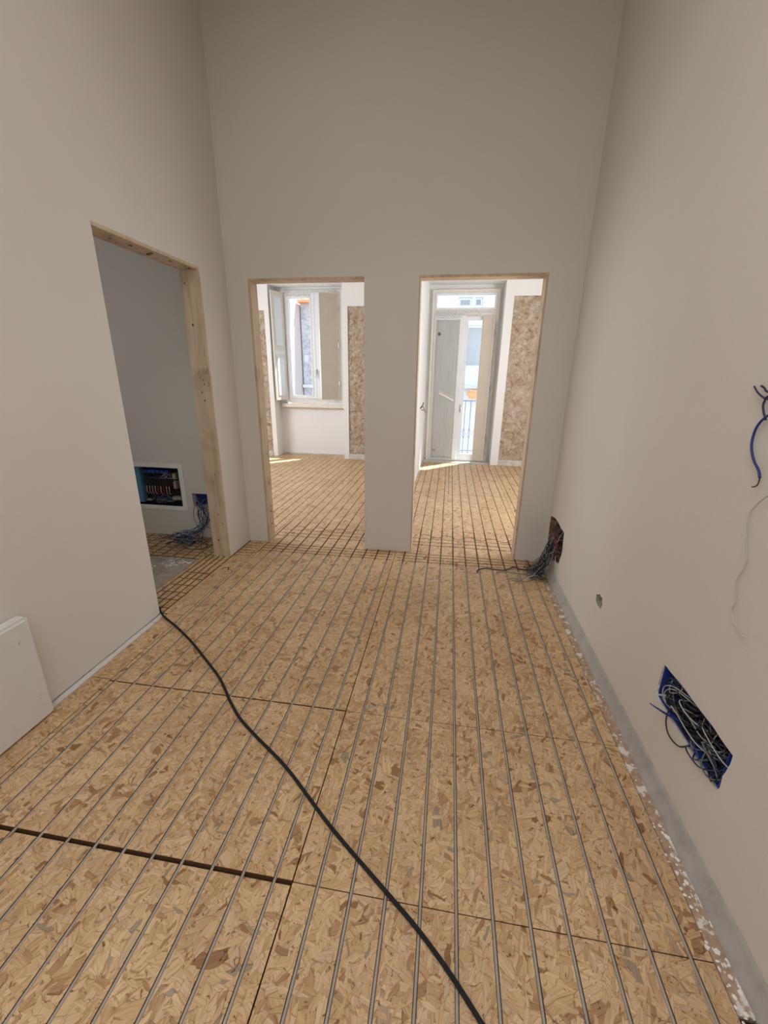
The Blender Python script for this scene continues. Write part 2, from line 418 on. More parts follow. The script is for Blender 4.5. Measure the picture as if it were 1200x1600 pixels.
# outer wall with the two deep window recesses
YO, YI = 7.55, 7.86
wall('wall_far', 'y', YO, YI, -4.6, 2.5, 0, HC,
     [(-3.20, -1.89, 0, 2.95), (-0.44, 0.78, 0, 2.95),
      (-3.46, -3.285, 0.09, 2.55), (-1.80, -1.35, 0.09, 2.60), (0.915, 1.62, 0.09, 2.725)], M['white'])
wall('wall_far_outer', 'y', YI, 8.04, -4.6, 2.5, 0, HC, [(-3.06, -1.96, 0.94, 2.90), (-0.385, 0.725, 0.0, 2.87)], M['white'])
wall('ceiling', 'y', -3.0, 8.04, -4.6, 2.5, HC, HC + .1, [], M['plaster'])

# reveal lining between the recess front and the window frame (slightly splayed)
def quad_prism(name, a, b, th, mat, kind='structure'):
    pass

# exposed old plaster patches set back in the wall
def rough_patch(x0, x1, z0, z1, lab):
    bm = bmesh.new(); nx = int((x1 - x0) / .018) + 2; nz = int((z1 - z0) / .018)
    g = []
    for j in range(nz + 1):
        row = []
        for i in range(nx + 1):
            x = x0 + (x1 - x0) * i / nx; z = z0 + (z1 - z0) * j / nz
            n = noise.fractal(Vector((x * 9, 3.1, z * 9)), 1.0, 2.2, 4)
            c = noise.cell(Vector((x * 12 + n, 0, z * 15 + n * .7)))
            row.append(bm.verts.new((x, YO + 0.022 - .012 * n - .010 * c, z)))
        g.append(row)
    for j in range(nz):
        for i in range(nx):
            bm.faces.new([g[j][i], g[j][i + 1], g[j + 1][i + 1], g[j + 1][i]])
    # closed back so the patch is a slab, not a skin
    e = [ed for ed in bm.edges if ed.is_boundary]
    r = bmesh.ops.extrude_edge_only(bm, edges=e)
    for v in r['geom']:
        if isinstance(v, bmesh.types.BMVert): v.co.y = YO + .09
    o = mk('exposed_plaster_patch', bm, M['rough'], kind='structure'); o.name = 'trim_' + lab
    o['label'] = {'4': 'chipped beige old plaster strip left of the casement window', '5': 'chipped beige old plaster patch right of the casement window',
                  '6': 'tall chipped beige old plaster patch right of the balcony door'}[lab]
    return o
rough_patch(-3.46, -3.285, 0.09, 2.55, '4')
rough_patch(-1.80, -1.35, 0.09, 2.60, '5')
rough_patch(0.915, 1.62, 0.09, 2.725, '6')
box('baseboard_far_left', (-3.46, -3.29, YO - .022, YO + .05, 0.0, 0.088), M['skirt'], bev=.004, kind='structure')
box('baseboard_far_middle', (-1.80, -0.565, YO - .022, YO - .001, 0.0, 0.088), M['skirt'], bev=.004, kind='structure')
box('baseboard_far_right', (0.915, 2.39, YO - .022, YO - .001, 0.0, 0.088), M['skirt'], bev=.004, kind='structure')

# ------------------------------------------------------------------ floor
floor = empty('floor', kind='structure')
box('subfloor', (-4.6, 2.5, -3.0, 8.04, -0.16, -0.024), M['dark'], floor)
GW = 0.0116; GD = 0.0115; TH = 0.022
def panel(x0, x1, y0, y1, gx=(), gy=(), arcs=(), name='floor_panel', GW=GW):
    """one board; gx: (x, ya, yb) grooves along y, gy: (y, xa, xb) grooves along x, arcs: (xa, xb, y, h) curved links"""
    rects = []
    for x, ya, yb in gx:
        if x - GW < x0 or x + GW > x1: continue
        a, b = max(ya, y0), min(yb, y1)
        if b - a > .01: rects.append((x - GW / 2, x + GW / 2, a, b))
    for y, xa, xb in gy:
        if y - GW < y0 or y + GW > y1: continue
        a, b = max(xa, x0), min(xb, x1)
        if b - a > .01: rects.append((a, b, y - GW * .42, y + GW * .42))
    us = breaks(x0, x1, *[r[0] for r in rects], *[r[1] for r in rects])
    vs_ = breaks(y0, y1, *[r[2] for r in rects], *[r[3] for r in rects])
    nu, nv = len(us) - 1, len(vs_) - 1
    dep = [[0] * nv for _ in range(nu)]
    for (a, b, c, d) in rects:
        for i in range(nu):
            cu = (us[i] + us[i + 1]) / 2
            if not a < cu < b: continue
            for j in range(nv):
                cv = (vs_[j] + vs_[j + 1]) / 2
                if c < cv < d: dep[i][j] = 1
    bm = bmesh.new(); cache = {}
    Z = (0.0, -GD, -TH)
    def V(i, j, k):
        if (i, j, k) not in cache: cache[(i, j, k)] = bm.verts.new((us[i], vs_[j], Z[k]))
        return cache[(i, j, k)]
    def D(i, j): return dep[i][j] if 0 <= i < nu and 0 <= j < nv else 2
    for i in range(nu):
        for j in range(nv):
            k = dep[i][j]
            bm.faces.new([V(i, j, k), V(i + 1, j, k), V(i + 1, j + 1, k), V(i, j + 1, k)])
            bm.faces.new([V(i, j, 2), V(i, j + 1, 2), V(i + 1, j + 1, 2), V(i + 1, j, 2)])
            for di, dj, (p, q) in ((1, 0, ((i + 1, j), (i + 1, j + 1))), (0, 1, ((i + 1, j + 1), (i, j + 1))), (-1, 0, ((i, j + 1), (i, j))), (0, -1, ((i, j), (i + 1, j)))):
                k2 = D(i + di, j + dj)
                if k2 > k:
                    # wall goes from level k down to k2, through level 1 when needed so edges are shared
                    lv = [k, k2] if k2 - k == 1 else [0, 1, 2]
                    if k == 1: lv = [1, 2]
                    for a, b in zip(lv, lv[1:]):
                        bm.faces.new([V(p[0], p[1], a), V(p[0], p[1], b), V(q[0], q[1], b), V(q[0], q[1], a)])
    o = mk(name, bm, M['osb'], floor)
    if arcs:
        cb = bmesh.new()
        for (xa, xb, y, h) in arcs:
            n = 8; w = GW * .46; rows = []
            cx, rx = (xa + xb) / 2, (xb - xa) / 2
            for s in range(n + 1):
                t = math.pi * s / n
                c, sn = math.cos(t), math.sin(t)
                px, py = cx - rx * c, y + h * sn
                nx_, ny_ = -c, sn * (1 if h > 0 else -1)
                rows.append([cb.verts.new((px + nx_ * k * w, py + ny_ * k * w, zz)) for k, zz in ((-1, -GD * .98), (1, -GD * .98), (1, .01), (-1, .01))])
            for a, b in zip(rows, rows[1:]):
                for k in range(4): cb.faces.new([a[k], a[(k + 1) % 4], b[(k + 1) % 4], b[k]])
            cb.faces.new(rows[0]); cb.faces.new(rows[-1][::-1])
        bmesh.ops.recalc_face_normals(cb, faces=cb.faces[:])
        me = bpy.data.meshes.new('c'); cb.to_mesh(me); cb.free()
        co = bpy.data.objects.new('c', me); C.objects.link(co)
        cut(o, [co])
    return o

gr = [0.003 + 0.1055 * k for k in range(-3, 8)]            # right-hand grooves
gl = [-0.452 - 0.1047 * k for k in range(0, 12)]           # left-hand grooves
inf = 99
GR = [(x, -inf, inf) for x in gr]; GL = [(x, -inf, inf) for x in gl]
cross_y = [3.235, 3.288, 3.345, 3.40, 3.61, 3.69, 3.775]
GY = [(y, -inf, inf) for y in cross_y]
XS = -0.395
# right column
panel(XS + .0022, .797, -1.4, .8185, GR)
panel(XS + .0022, .797, .8215, 1.5215, GR)
arcs_r = [(gr[i], gr[i + 1], 3.183, .045) for i in range(0, 10)]
arcs_r += [(gr[i], gr[i + 1], 3.845, .035 if i % 2 else -.035) for i in range(1, 10)]
arcs_l = [(gl[i + 1], gl[i], 3.183, .045) for i in range(0, 11)]
arcs_l += [(gl[i + 1], gl[i], 3.845, .035 if i % 2 else -.035) for i in range(0, 10)]
panel(XS + .0022, .797, 1.5245, 4.02, GR, [(y, XS + .02, inf) for y in cross_y], arcs_r)
# left column; the near joint stands open
XE = -1.632
panel(XE + .002, XS - .0022, -1.4, .809, GL)
panel(XE + .002, XS - .0022, .824, 1.519, GL)
panel(XE + .002, XS - .0022, 1.527, 4.02, GL, [(y, -1.60, XS - .02) for y in cross_y], arcs_l)
# narrow strip by the left wall
panel(-1.745, XE - .002, -1.4, .812); panel(-1.745, XE - .002, .822, 1.530); panel(-1.745, XE - .002, 1.534, 2.140)
# gridded boards in and beyond the left doorway
vg = [-1.985, -1.935, -1.885, -1.835, -1.782]
hg = [2.205, 2.308, 2.410, 2.515, 2.618, 2.720]
panel(-2.022, XE - .002, 2.144, 2.962, [(x, -inf, inf) for x in vg], [(y, -1.99, -1.775) for y in hg],
      [(-1.735, -1.68, 2.80, .05)])
panel(-2.022, XE - .002, 2.965, 3.428, [(x, -inf, inf) for x in vg], [(3.05 + .06 * k, -inf, -1.93) for k in range(6)] + [(3.10 + .055 * k, -1.78, -1.64) for k in range(6)])
panel(-4.0, -2.025, 2.965, 3.428, [(-2.08 - .1 * k, -inf, inf) for k in range(18)], [(3.02 + .06 * k, -inf, inf) for k in range(7)])
# far rooms
xfar_r = gr + [gr[-1] + .1055 * k for k in range(1, 15)] + [-0.40]
xfar_l = gl + [gl[-1] - .1047 * k for k in range(1, 27)]
panel(.80, 2.39, 3.56, 5.432, [(x, -inf, inf) for x in xfar_r if x > .8], GW=.0072)
panel(-.438, .797, 4.023, 5.432, [(x, -inf, inf) for x in xfar_r if x < .8], GW=.0072)
panel(-.438, .797, 5.437, 7.548, [(x, -inf, inf) for x in xfar_r if x < .8] + [(.059, -inf, inf)], GW=.0072)
panel(.80, 2.39, 5.437, 7.548, [(x, -inf, inf) for x in xfar_r if x > .8], GW=.0072)
panel(-1.632, -.565, 4.023, 7.548, [(x, -inf, inf) for x in xfar_l if x > -1.63], GW=.0072)
panel(-4.49, -1.636, 3.56, 5.612, [(x, -inf, inf) for x in xfar_l if x < -1.64], [(y, -1.9, -1.65) for y in cross_y], GW=.008)
panel(-4.49, -1.636, 5.618, 7.548, [(x, -inf, inf) for x in xfar_l if x < -1.64], GW=.0072)
panel(-3.19, -1.895, 7.552, 7.858)
# bare concrete landing in the side room
bm = bmesh.new(); bx(bm, -4.0, -2.03, 0.1, 2.955, -.022, -.002, bev=.002)
mk('concrete_patch', bm, M['concrete'], floor)
# threshold of the balcony door
box('threshold', (-0.438, .778, 7.60, 8.03, -.02, .004), M['skirt'], floor)
box('screed_edge', (-1.93, -1.747, -1.4, 2.13, -.0235, -.012), M['mortar'], floor)

# white edge strip at the foot of the left wall
bm = bmesh.new()
n = 60; rows = []
for i in range(n + 1):
    y = -1.4 + (2.13 + 1.4) * i / n; w = .004 * noise.noise(Vector((y * 9, 0, 0)))
    rows.append([bm.verts.new(p) for p in ((-1.783, y, -.012), (-1.783, y, .003 + w), (-1.752 + w, y, .002 + w), (-1.748 + w, y, -.012))])
for a, b in zip(rows, rows[1:]):
    for k in range(4): bm.faces.new([a[k], a[(k + 1) % 4], b[(k + 1) % 4], b[k]])
bm.faces.new(rows[0]); bm.faces.new(rows[-1][::-1])
mk('trim_1', bm, M['foam'], kind='structure')['label'] = 'dirty white foam strip along the foot of the left wall'

# plaster-spattered timber strip and grey mortar fillet at the foot of the right wall
t2 = empty('trim_2', kind='structure'); t2['label'] = 'plaster spattered timber strip between boards and grey fillet'
for a, b in ((-1.4, .33), (.345, .598), (.604, .708), (.722, 3.0), (3.003, 3.425)):
    bm = bmesh.new(); bx(bm, .7995, .846, a, b, -.022, .001, bev=.0015); mk('timber_strip', bm, M['spattered'], t2)
bm = bmesh.new(); random.seed(5)
for i in range(150):
    y = random.choice((random.uniform(.6, 1.9), random.uniform(.7, 1.2), random.uniform(.6, 2.9))); x = random.uniform(.797, .842); r = random.uniform(.0012, .0042) * (1.3 if y < 1.2 else .9)
    res = bmesh.ops.create_icosphere(bm, subdivisions=1, radius=r, matrix=Matrix.Translation((x, y, .001)) @ Matrix.Diagonal((random.uniform(.7, 1.6), random.uniform(.7, 2), .35, 1)))
mk('plaster_splash', bm, M['chip'], t2, kind='stuff')
bm = bmesh.new(); n = 180; rows = []
for i in range(n + 1):
    y = -1.4 + (3.43 + 1.4) * i / n
    a = .006 * noise.fractal(Vector((y * 7, 1, 0)), 1, 2, 4); c = .007 * noise.fractal(Vector((y * 11, 5, 0)), 1, 2, 4)
    rows.append([bm.verts.new(p) for p in ((.8765, y, -.02), (.838 + a, y, -.02), (.838 + a, y, .0035), (.846 + a, y, .012 + c * .4), (.856 + a * .5, y, .026 + c * .6), (.8655, y, .046 + c), (.871, y, .058 + c), (.8765, y, .060 + c))])
for a, b in zip(rows, rows[1:]):
    for k in range(8): bm.faces.new([a[k], a[(k + 1) % 8], b[(k + 1) % 8], b[k]])
bm.faces.new(rows[0]); bm.faces.new(rows[-1][::-1])
mk('trim_3', bm, M['mortar'], smooth=True, kind='structure')['label'] = 'rough grey mortar fillet at the foot of the right wall'

# ------------------------------------------------------------------ timber door linings
def lining(name, parts, label):
    d = empty(name, kind='structure'); d['label'] = label
    for nm, b in parts: box(nm, b, M['pine'], d, bev=.0015)
    return d
def knots(parent, pts):
    for (c, nrm, r) in pts:
        bm = bmesh.new()
        q = Vector(nrm).to_track_quat('Z', 'Y').to_matrix().to_4x4()
        bmesh.ops.create_cone(bm, cap_ends=True, segments=10, radius1=r, radius2=r * .85, depth=.0016, matrix=Matrix.Translation(c) @ q @ Matrix.Diagonal((1, 1.5, 1, 1)))
        mk('knot', bm, M['knot'], parent)
d1 = lining('door_1', [('jamb_board', (-1.932, -1.7885, 3.042, 3.062, 0, 2.184)), ('jamb_board', (-1.932, -1.800, 2.112, 2.1305, 0, 2.1995)),
                       ('header_board', (-1.932, -1.7885, 2.1305, 3.06, 2.184, 2.2025))], 'pine lined opening in the left wall')
rr = random.Random(3)
kk = []
for y, x, r in ((2.25, -1.90, .007), (2.33, -1.86, .006), (2.46, -1.84, .009), (2.62, -1.83, .009), (2.64, -1.865, .012), (2.8, -1.83, .009), (2.93, -1.81, .007), (2.99, -1.82, .009), (2.40, -1.88, .005)):
    kk.append(((x, y, 2.1795), (0, 0, -1), r))
for z, x, r in ((1.83, -1.875, .007), (1.42, -1.84, .005), (1.36, -1.865, .005), (1.30, -1.85, .006), (2.10, -1.90, .005), (.72, -1.84, .004), (.38, -1.85, .005), (.15, -1.875, .007), (.30, -1.82, .004)):
    kk.append(((x, 3.0415, z), (0, -1, 0), r))
knots(d1, kk)
# pencil scribble and faint plaster marks on the far jamb
bm = bmesh.new()
for pts in ([(-1.84, 1.505), (-1.825, 1.53), (-1.812, 1.50), (-1.80, 1.54), (-1.798, 1.49)], [(-1.86, 1.47), (-1.835, 1.50), (-1.82, 1.49), (-1.805, 1.505)], [(-1.81, 1.62), (-1.812, 1.65), (-1.808, 1.67)], [(-1.81, 1.45), (-1.80, 1.42), (-1.815, 1.40)], [(-1.85, 1.44), (-1.845, 1.455), (-1.84, 1.44)]):
    tube(bm, spline([(x, 3.0415, z) for x, z in pts], 4), .0012, 4)
mk('pencil_scribble', bm, M['scribble'], d1)
d2 = lining('door_2', [('jamb_board', (-1.611, -1.591, 3.429, 3.552, 0, 2.184)), ('jamb_board', (-.6875, -.666, 3.436, 3.552, 0, 2.1995)),
                       ('header_board', (-1.611, -.6875, 3.429, 3.552, 2.184, 2.202))], 'left pine lined opening in the end wall')
knots(d2, [((-1.5905, 3.50, z), (1, 0, 0), r) for z, r in ((.55, .007), (.16, .006), (.28, .008), (.33, .006), (.82, .006), (1.3, .004))])
d3 = lining('door_3', [('jamb_board', (-.273, -.262, 3.431, 3.552, 0, 2.184)), ('jamb_board', (.622, .638, 3.4295, 3.552, 0, 2.184)),
                       ('header_board', (-.273, .638, 3.429, 3.552, 2.184, 2.202))], 'right pine lined opening in the end wall')
knots(d3, [((.6215, 3.49, z), (-1, 0, 0), .005) for z in (.5, 1.0, 1.9)])

# ------------------------------------------------------------------ heating pipes
PR = .0048; PZ = -.0050
def pipe(pts, label, name='heating_pipe'):
    o = wire(name, pts, PR, M['pipe'], None, n=1, seg=6)
    tag(o, label, 'pipe', 'grey heating pipes laid in the board grooves')
    return o
def uturn(xa, xb):
    cx, rx = (xa + xb) / 2, (xb - xa) / 2
    pts = [(xa, -1.38, PZ), (xa, .7, PZ), (xa, 1.6, PZ), (xa, 3.0, PZ), (xa, 3.183, PZ)]
    for s in range(1, 12):
        t = math.pi * s / 12; pts.append((cx - rx * math.cos(t), 3.183 + .045 * math.sin(t), PZ))
    pts += [(xb, 3.183, PZ), (xb, 3.0, PZ), (xb, 1.6, PZ), (xb, .7, PZ), (xb, -1.38, PZ)]
    return pts
ordn = ['first', 'second', 'third', 'fourth', 'fifth', 'sixth', 'seventh']
for i, k in enumerate((9, 7, 5, 3, 1)):
    pipe(uturn(gr[k], gr[k + 1]), 'grey pipe loop between the grooves, %s loop from the right wall' % ordn[i])
pipe([(gr[0], y, PZ) for y in (-1.38, 0, 1, 2, 3.18)], 'single straight grey pipe just right of the long board joint')
for i, k in enumerate((0, 2, 4, 6, 8, 10)):
    pipe(uturn(gl[k + 1], gl[k]), 'grey pipe loop left of the long board joint, %s loop leftward from it' % ordn[i])

# ------------------------------------------------------------------ black cable
cpts = [(-2.6, 1.55, .006), (-2.2, 1.95, .006), (-1.95, 2.20, .006), (-1.86, 2.20, .007), (-1.795, 2.145, .0075), (-1.72, 2.085, .0075), (-1.594, 2.009, .0075), (-1.42, 1.89, .0075), (-1.251, 1.758, .0075), (-1.10, 1.635, .0075), (-1.02, 1.555, .0075),
        (-.953, 1.482, .0075), (-.86, 1.395, .0075), (-.748, 1.315, .0075), (-.553, 1.185, .0075), (-.327, 1.0, .0075), (-.132, .857, .0075), (-.006, .765, .0075), (.085, .687, .0075), (.171, .60, .0075), (.30, .46, .0075), (.42, .30, .0075)]
tag(wire('power_cable', cpts, .0068, M['rubber'], None, n=8, seg=8), 'black rubber power cable snaking diagonally across the board floor', 'cable')

# ------------------------------------------------------------------ white board leaning at lower left
pb = empty('plasterboard_offcut', 'white plasterboard offcut with two screws standing against the left wall', 'plasterboard')
bm = bmesh.new(); bx(bm, -1.786, -1.722, -.6, 1.305, 0.001, .505, bev=.012); mk('board', bm, M['board'], pb)
for y, z in ((1.236, .416), (1.258, .129)):
    bm = bmesh.new(); bmesh.ops.create_cone(bm, cap_ends=True, segments=10, radius1=.004, radius2=.003, depth=.002, matrix=Matrix.Translation((-1.7212, y, z)) @ Matrix.Rotation(math.pi / 2, 4, 'Y'))
    mk('screw_head', bm, M['steel'], pb)

# ------------------------------------------------------------------ openings cut in the right wall
jr = random.Random(11)
def rough_poly(pts, n=3, j=.004):
    out = []
    for i in range(len(pts)):
        a, b = Vector(pts[i]), Vector(pts[(i + 1) % len(pts)])
        for k in range(n):
            p = a.lerp(b, k / n); out.append((p.x + jr.uniform(-j, j), p.y + jr.uniform(-j, j)))
    return out
holeA = rough_poly([(3.385, .43), (3.25, .452), (2.985, .432), (2.955, .31), (3.0, .185), (3.20, .125), (3.36, .135), (3.395, .27)], 3, .006)
holeB = rough_poly([(2.222, .352), (2.184, .378), (2.141, .372), (2.125, .344), (2.132, .315), (2.18, .309), (2.224, .318)], 2, .003)
holeC = rough_poly([(1.487, .462), (1.28, .467), (1.072, .464), (1.079, .394), (1.083, .31), (1.196, .303), (1.37, .303), (1.476, .312), (1.495, .36)], 4, .0035)
holeD = [(1.24, 1.37), (1.335, 1.37), (1.335, 1.46), (1.24, 1.46)]
holeD = [(y - .085, z) for y, z in holeD]
cut(wr, [prism('ca', holeA, 'x', .80, .965, M['brick']), prism('cb', holeB, 'x', .80, .925, M['mortar']), prism('cc', holeC, 'x', .80, .955), prism('cd', holeD, 'x', .80, .93)])
M['plaster_cut'] = M['mortar']

def bundle_wires(parent, gen, n, cols, seed, r=(.0016, .0026)):
    rr = random.Random(seed)
    for i in range(n):
        wire('wire', gen(rr, i), rr.uniform(*r), M[rr.choice(cols)], parent, n=6, seg=5)

# near box on the right wall
jc = empty('junction_box', 'long blue junction box crammed with loose wires, nearest in right wall', 'electrical box')
def open_box_x(y0, y1, z0, z1, xf, xb, t, mat, parent, name='back_box'):
    bm = bmesh.new()
    bx(bm, xb - t, xb, y0, y1, z0, z1)
    bx(bm, xf, xb - t, y0, y0 + t, z0, z1); bx(bm, xf, xb - t, y1 - t, y1, z0, z1)
    bx(bm, xf, xb - t, y0 + t, y1 - t, z0, z0 + t); bx(bm, xf, xb - t, y0 + t, y1 - t, z1 - t, z1)
    return mk(name, bm, mat, parent)
open_box_x(1.090, 1.4855, .316, .462, .8795, .952, .003, M['blue_box'], jc)
box('black_plate', (.940, .9485, 1.085, 1.385, .312, .456), M['black'], jc, bev=.002)  # black sheet added over part of the blue back to darken it
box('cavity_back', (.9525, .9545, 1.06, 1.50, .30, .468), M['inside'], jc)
for y in (1.15, 1.24):
    box('terminal_block', (.925, .945, y, y + .05, .34, .40), M['black'], jc, bev=.003)
box('brick_rubble', (.905, .94, 1.083, 1.118, .307, .36), M['brick'], jc, bev=.004)
def gc(rr, i):
    y = rr.uniform(1.11, 1.40); z = rr.uniform(.33, .445); pts = [(.94, y, z)]
    y2 = y
    for k in range(rr.randint(3, 6)):
        y2 = min(1.42, max(1.10, y2 + rr.uniform(-.13, .13))); z = min(.446, max(.328, z + rr.uniform(-.06, .06)))
        pts.append((rr.uniform(.862, .935), y2, z))
    pts.append((.945, y2 + rr.uniform(-.02, .02), z)); return pts
bundle_wires(jc, gc, 60, ['w_black', 'w_black', 'w_navy', 'w_black', 'w_black', 'w_grey', 'w_navy', 'w_black', 'w_green'], 4)
P = lambda l: [(x, y, z) for x, y, z in l]
for pts, mt, r in (([(.90, 1.30, .445), (.868, 1.38, .440), (.862, 1.43, .40), (.866, 1.42, .35), (.89, 1.38, .33)], 'w_white', .0019),
                   ([(.90, 1.28, .44), (.866, 1.37, .436), (.86, 1.415, .39), (.868, 1.40, .35), (.90, 1.35, .34)], 'w_white', .0017),
                   ([(.90, 1.34, .42), (.862, 1.33, .425), (.862, 1.28, .415), (.875, 1.22, .42), (.91, 1.18, .43)], 'w_white', .0021),
                   ([(.90, 1.37, .34), (.86, 1.36, .375), (.86, 1.32, .375), (.863, 1.25, .365), (.87, 1.19, .365), (.90, 1.14, .37)], 'w_white', .0021),
                   ([(.90, 1.25, .43), (.865, 1.20, .44), (.863, 1.16, .43), (.866, 1.10, .42), (.89, 1.075, .40)], 'w_white', .0019),
                   ([(.90, 1.28, .41), (.866, 1.31, .41), (.866, 1.26, .41), (.87, 1.20, .40), (.90, 1.17, .39)], 'w_grey', .0024),
                   ([(.90, 1.36, .37), (.872, 1.38, .34), (.862, 1.37, .30), (.864, 1.34, .265), (.866, 1.28, .275), (.88, 1.25, .31)], 'w_black', .0026),
                   ([(.91, 1.30, .35), (.86, 1.36, .335), (.84, 1.42, .315), (.838, 1.445, .305), (.84, 1.41, .318), (.86, 1.36, .33), (.91, 1.31, .34)], 'w_blue', .0024),
                   ([(.91, 1.24, .33), (.862, 1.21, .36), (.862, 1.17, .34), (.866, 1.20, .31), (.90, 1.24, .32)], 'w_blue', .0024),
                   ([(.91, 1.22, .35), (.864, 1.24, .315), (.862, 1.18, .31), (.866, 1.14, .33), (.90, 1.12, .35)], 'w_navy', .0024),
                   ([(.91, 1.20, .40), (.864, 1.16, .345), (.862, 1.13, .325), (.868, 1.10, .335), (.90, 1.09, .36)], 'w_green', .0026)):
    wire('wire', pts, r, M[mt], jc, n=8, seg=6)

# far hole on the right wall with spilled bundle
ja = empty('wire_bundle', 'thick bundle of dark wires spilling from broken hole in far corner', 'wires')
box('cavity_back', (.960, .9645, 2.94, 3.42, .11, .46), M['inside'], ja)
for y, z in ((3.30, .37), (3.12, .39), (3.02, .33), (3.08, .25)):
    box('broken_brick', (.93, .958, y, y + .07, z, z + .045), M['brick'], ja, bev=.008)
def ga(rr, i):
    y0 = rr.uniform(3.0, 3.33); z0 = rr.uniform(.22, .40)
    end = rr.random()
    pts = [(.955, y0, z0), (.90, y0 * .6 + 3.16 * .4, z0 - .01), (rr.uniform(.835, .865), rr.uniform(3.08, 3.26), rr.uniform(.22, .30)),
           (rr.uniform(.80, .85), rr.uniform(3.08, 3.24), rr.uniform(.13, .19)), (rr.uniform(.76, .83), rr.uniform(3.10, 3.24), rr.uniform(.07, .11))]
    x, y = rr.uniform(.70, .80), rr.uniform(3.06, 3.24)
    for k in range(rr.randint(3, 6)):
        pts.append((x, y, rr.uniform(.004, .05))); x += rr.uniform(-.06, .055); y += rr.uniform(-.07, .06)
        x = max(.60, min(.82, x)); y = max(3.0, min(3.38, y))
    return pts
bundle_wires(ja, ga, 46, ['w_black', 'w_black', 'w_grey', 'w_navy', 'w_brown', 'w_green', 'w_white', 'w_black', 'w_brown'], 8)
def gah(rr, i):
    y0 = rr.uniform(2.98, 3.34); z0 = rr.uniform(.2, .42)
    return [(.955, y0, z0), (.88, y0 + rr.uniform(-.03, .03), z0 + rr.uniform(-.02, .02)), (.858, rr.uniform(3.05, 3.30), rr.uniform(.2, .34)), (.89, rr.uniform(3.05, 3.30), rr.uniform(.18, .28)), (.95, rr.uniform(3.05, 3.30), rr.uniform(.2, .3))]
bundle_wires(ja, gah, 22, ['w_black', 'w_brown', 'w_grey', 'w_brown', 'w_red', 'w_black'], 21)
for r_ in ((.79, 3.17, .10, .024), (.80, 3.13, .16, .026), (.825, 3.14, .24, .03)):
    x, y, z, rad = r_
    bm = bmesh.new(); pts = [(x + .01 * math.sin(t * 3), y + rad * 1.25 * math.cos(t), z + rad * math.sin(t)) for t in [k * .55 for k in range(24)]]
    tube(bm, spline(pts, 3), .0045, 6); mk('insulating_tape', bm, M['w_black'], ja, smooth=True)
wire('wire', [(.76, 3.18, .03), (.66, 3.22, .010), (.60, 3.26, .006), (.53, 3.19, .006), (.43, 3.19, .006), (.38, 3.20, .006), (.33, 3.175, .006), (.30, 3.135, .006), (.30, 3.10, .006)], .004, M['w_navy'], ja, n=8)
wire('wire', [(.76, 3.16, .03), (.66, 3.14, .008), (.55, 3.16, .006), (.47, 3.15, .006), (.45, 3.11, .006)], .003, M['w_grey'], ja, n=8)
wire('wire', [(.78, 3.12, .03), (.70, 3.04, .006), (.64, 3.01, .006), (.56, 3.02, .006), (.55, 3.045, .006), (.62, 3.05, .006)], .0028, M['w_grey'], ja, n=8)
wire('wire', [(.86, 3.05, .22), (.858, 3.0, .12), (.85, 2.97, .05), (.83, 2.99, .02)], .0022, M['w_white'], ja, n=8)

# rough inside of the small hole
pk = empty('wall_socket_hole', 'small broken hole low in the right wall between the boxes', 'hole')
bm = bmesh.new(); bx(bm, .915, .9245, 2.12, 2.23, .30, .385, bev=.002); mk('cavity_back', bm, M['brick'], pk)
for y, z in ((2.14, .32), (2.17, .345), (2.20, .32)):
    bm = bmesh.new(); bmesh.ops.create_icosphere(bm, subdivisions=2, radius=.014, matrix=Matrix.Translation((.903, y, z)) @ Matrix.Diagonal((.8, 1.2, .9, 1)))
    for v in bm.verts: v.co += Vector((1, 1, 1)) * .004 * noise.noise(v.co * 70)
    mk('mortar_lump', bm, M['rough'], pk)

# round hole with loose wires beside the frame's right edge
jd = empty('switch_box', 'wires hanging from a switch box high on the right wall', 'electrical box')
open_box_x(1.157, 1.248, 1.373, 1.457, .877, .925, .003, M['blue_box'], jd)
X = .862
def wy(l, x=X): return [(x, y, z) for y, z in l]
wire('blue_wire', [(.915, 1.22, 1.43), (.875, 1.25, 1.425)] + wy([(1.300, 1.413), (1.333, 1.385), (1.342, 1.351), (1.335, 1.316), (1.311, 1.284), (1.283, 1.262), (1.270, 1.243)]), .0034, M['w_blue'], jd, n=8)
wire('frayed_end', wy([(1.270, 1.243), (1.270, 1.232), (1.272, 1.223), (1.280, 1.216), (1.290, 1.213)]), .0017, M['w_black'], jd, n=6)
wire('grey_wire', [(.915, 1.23, 1.44), (.875, 1.28, 1.45)] + wy([(1.331, 1.452), (1.345, 1.455), (1.369, 1.465), (1.388, 1.478), (1.395, 1.484)]), .0026, M['w_navy'], jd, n=6)
wire('grey_wire', [(.915, 1.21, 1.45), (.875, 1.26, 1.465)] + wy([(1.331, 1.470), (1.352, 1.480), (1.367, 1.486)]), .0028, M['w_navy'], jd, n=6)
wire('grey_wire', [(.915, 1.2, 1.43), (.875, 1.27, 1.46)] + wy([(1.325, 1.460), (1.337, 1.445), (1.337, 1.432), (1.327, 1.415), (1.312, 1.397)]), .0028, M['w_navy'], jd, n=6)
wire('white_wire', [(.915, 1.17, 1.39), (.875, 1.15, 1.35), (.868, 1.15, 1.26)] + wy([(1.185, 1.225), (1.220, 1.207), (1.254, 1.168), (1.268, 1.126), (1.246, 1.056), (1.225, 1.005), (1.239, .947), (1.235, .918), (1.218, .885), (1.224, .850), (1.206, .829), (1.179, .814), (1.148, .807)]), .0018, M['w_white'], jd, n=8)

